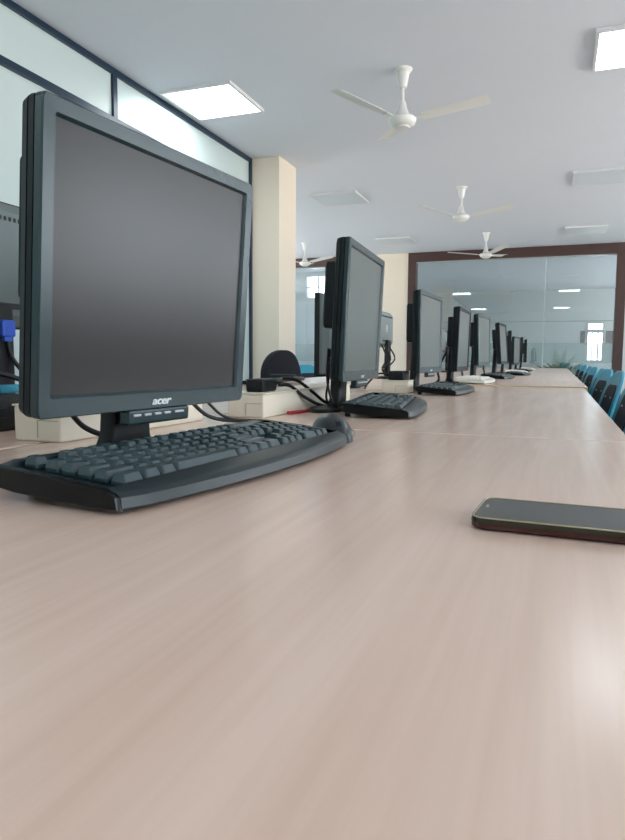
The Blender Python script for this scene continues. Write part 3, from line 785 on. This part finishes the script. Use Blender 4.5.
# ------------------------------------------------------------------ ceiling fans
def make_fan():
    t = thing('ceiling_fan', '', 'fan')
    bm = bmesh.new(); lathe(bm, [(.02, -.13), (.028, -.125), (.038, -.07), (.044, -.03), (.062, -.012), (.064, 0)], 24); obj('canopy', bm, M['fan'], t, smooth=35)
    bm = bmesh.new(); lathe(bm, [(.012, -.26), (.012, -.12)], 12); obj('downrod', bm, M['fan'], t, smooth=35)
    bm = bmesh.new(); lathe(bm, [(.058, -.318), (.05, -.305), (.034, -.27), (.026, -.235), (.018, -.215), (.013, -.213)], 24); obj('lower_canopy', bm, M['fan'], t, smooth=35)
    bm = bmesh.new(); lathe(bm, [(.03, -.392), (.07, -.385), (.088, -.372), (.098, -.352), (.100, -.340), (.092, -.330), (.06, -.322)], 32); mo = obj('motor_housing', bm, M['fan'], t, smooth=30)
    bm = bmesh.new(); lathe(bm, [(.062, -.328), (.064, -.319), (.058, -.317)], 28); obj('motor_band', bm, M['fan_trim'], t, smooth=30)
    bm = bmesh.new(); lathe(bm, [(.02, -.402), (.05, -.398), (.055, -.390), (.04, -.386)], 24); obj('bottom_cap', bm, M['fan'], t, smooth=30)
    for k in range(3):
        a = 2*PI*k/3; bm = bmesh.new(); rings = []
        for i in range(9):
            u = i/8; r = .135+(.60-.135)*u; hw = .042+.020*u if u < .94 else .052
            z = -.335+.050*u; tw = R(-11)
            up = [(r, s*hw, z+s*hw*math.tan(tw)+.008*(1-s*s)) for s in (-1, -.5, 0, .5, 1)]
            dn = [(p[0], p[1], p[2]-.0022) for p in up[::-1]]
            rings.append(up+dn)
        loft(bm, rings)
        bmesh.ops.transform(bm, matrix=Matrix.Rotation(a, 4, 'Z'), verts=bm.verts)
        bl = obj('blade', bm, M['fan'], t, smooth=30)
        b2 = bmesh.new(); box(b2, (.115, 0, -.337), (.10, .034, .006), Matrix.Rotation(R(-4), 4, 'Y'), .002)
        bmesh.ops.transform(b2, matrix=Matrix.Rotation(a, 4, 'Z'), verts=b2.verts)
        obj('blade_bracket', b2, M['fan'], bl)
    return t
fn = make_fan(); fn['group'] = 'white three-blade ceiling fans'
fans = [(-1.095, 4.71, 236.8, 'nearest white ceiling fan, largest, above the second monitor'),
        (-1.142, 8.04, 229.2, 'middle white ceiling fan hanging from the ceiling, second in the line'),
        (-1.155, 11.0, 185.6, 'farthest white ceiling fan, in front of the brown frame top'),
        (-4.24, 10.95, 100.0, 'small white ceiling fan seen between the cream column and second monitor')]
for i, (x, y, a, lb) in enumerate(fans):
    o = fn if i == 0 else copy_tree(fn)
    place(o, (x, y, CEIL), R(a), lb)

# ------------------------------------------------------------------ ceiling panels
def make_panel(lit):
    t = thing('ceiling_light', '', 'ceiling light')
    bm = bmesh.new(); s = .60; w = .022; d = .024
    span(bm, (-s/2, -s/2, -d), (s/2, -s/2+w, 0)); span(bm, (-s/2, s/2-w, -d), (s/2, s/2, 0))
    span(bm, (-s/2, -s/2+w, -d), (-s/2+w, s/2-w, 0)); span(bm, (s/2-w, -s/2+w, -d), (s/2, s/2-w, 0))
    obj('frame', bm, M['lamp_frame'], t)
    bm = bmesh.new(); span(bm, (-s/2+w, -s/2+w, -d+.003), (s/2-w, s/2-w, -d+.006)); obj('diffuser', bm, M['lamp_on'] if lit else M['lamp_off'], t)
    return t
on = make_panel(True); off = make_panel(False)
for o in (on, off): o['group'] = 'square ceiling lights'
P_on = [(-2.62, 4.76, 'lit square ceiling light beside the white boards on the left'),
        (.44, 4.85, 'lit square ceiling light cut by the right edge of the photo'),
        (-2.62, -1.65, 'lit square ceiling light behind the camera on the left'),
        (.44, -1.65, 'lit square ceiling light behind the camera on the right'),
        (3.3, 4.85, 'unseen lit square ceiling light added over the right side of the room'),  # out of view, added for extra light and reflections
        (3.3, -1.65, 'unseen lit square ceiling light added behind the camera near the windows')]  # likewise an added light that is never in view
P_off = [(-2.66, 8.06, 'unlit square ceiling light beyond the lit one on the left'),
         (-2.66, 11.2, 'farthest unlit square ceiling light on the left, above the pillar'),
         (.37, 8.06, 'unlit square ceiling light at the right edge of the photo'),
         (.32, 11.2, 'farthest unlit square ceiling light at the right, before the brown frame')]
for lst, src in ((P_on, on), (P_off, off)):
    for i, (x, y, lb) in enumerate(lst):
        o = src if i == 0 else copy_tree(src); place(o, (x, y, CEIL), 0, lb)

# ------------------------------------------------------------------ room beyond the glass
for i, (x0, x1, lb) in enumerate(((.56, .68, 'narrow dark panel left of the bright doorway beyond the glass'), (1.22, 1.50, 'dark brown panel right of the bright doorway beyond the glass'))):
    bm = bmesh.new(); span(bm, (x0, YF-.04, H+.48), (x1, YF-.001, H+.84), .004); tag(obj('wall_panel', bm, M['brown'], None), lb, 'panel')
t = thing('potted_plant', 'blurred green plant standing behind the frosted glass band', 'plant', (.05, 13.6, 0))
bm = bmesh.new(); lathe(bm, [(.15, 0), (.20, .42), (.21, .45), (.18, .45), (.17, .42)], 20); obj('pot', bm, M['pot'], t, smooth=40)
bm = bmesh.new()
for k in range(55):
    a = random.uniform(0, 2*PI); l = random.uniform(.40, .78); el = random.uniform(.5, 1.4); w = .045
    p0 = Vector((0, 0, .45)); d = Vector((math.cos(a)*math.cos(el), math.sin(a)*math.cos(el), math.sin(el)))
    s = Vector((-math.sin(a), math.cos(a), 0))
    m_ = p0+d*l*.6; e = p0+d*l+Vector((0, 0, -.08))
    v = [bm.verts.new(q) for q in (p0+s*.004, m_+s*w, e, m_-s*w, p0-s*.004)]; bm.faces.new(v)
obj('leaves', bm, M['leaf'], t)
t = thing('storage_cupboard', 'pale cupboard seen through the left glass beside the cream column', 'cupboard', (-5.35, 14.25, 0))
bm = bmesh.new(); box(bm, (0, 0, 1.1), (1.1, .5, 2.2), None, .05, 3); obj('body', bm, M['cupboard'], t, smooth=40)
for s in (-1, 1):
    bm = bmesh.new(); box(bm, (s*.27, -.255, 1.1), (.52, .02, 2.0), None, .004); d_ = obj('door', bm, M['cupboard'], t)
    bm = bmesh.new(); box(bm, (s*.05, -.27, 1.05), (.015, .02, .12), None, .003); obj('handle', bm, M['silverplastic'], d_)

# ------------------------------------------------------------------ daylight
w = bpy.data.worlds.new('daylight'); scn.world = w; w.use_nodes = True
nt = w.node_tree; bg = nt.nodes['Background']
# overcast sky; the brighter glow below the horizon is added to lift the ceiling
tc = nt.nodes.new('ShaderNodeTexCoord'); sx = nt.nodes.new('ShaderNodeSeparateXYZ'); cr = nt.nodes.new('ShaderNodeValToRGB')
nt.links.new(tc.outputs['Generated'], sx.inputs[0]); mr = nt.nodes.new('ShaderNodeMapRange')
mr.inputs['From Min'].default_value = -.3; mr.inputs['From Max'].default_value = .3
nt.links.new(sx.outputs['Z'], mr.inputs['Value']); nt.links.new(mr.outputs['Result'], cr.inputs['Fac'])
cr.color_ramp.elements[0].position = .4; cr.color_ramp.elements[0].color = (1.0, .97, .93, 1)
cr.color_ramp.elements[1].position = .55; cr.color_ramp.elements[1].color = (.55, .61, .66, 1)
nt.links.new(cr.outputs['Color'], bg.inputs['Color']); bg.inputs['Strength'].default_value = 7.0
for i, (axis, at, p, q, z0, z1, inward) in enumerate(portals):
    ld = bpy.data.lights.new('window_daylight', 'AREA'); ld.shape = 'RECTANGLE'; ld.size = q-p-.05; ld.size_y = z1-z0-.05
    ld.cycles.is_portal = True
    lo = bpy.data.objects.new('window_daylight', ld); C.objects.link(lo)
    if axis == 'y': lo.location = (at+.05*(-inward), (p+q)/2, (z0+z1)/2); d = Vector((inward, 0, 0))
    else: lo.location = ((p+q)/2, at+.05*(-inward), (z0+z1)/2); d = Vector((0, inward, 0))
    lo.rotation_euler = d.to_track_quat('-Z', 'Y').to_euler()
    if axis == 'y': pass

vs = scn.view_settings
vs.view_transform = 'Standard'; vs.look = 'None'; vs.gamma = 1; vs.use_curve_mapping = False; vs.exposure = 1.22
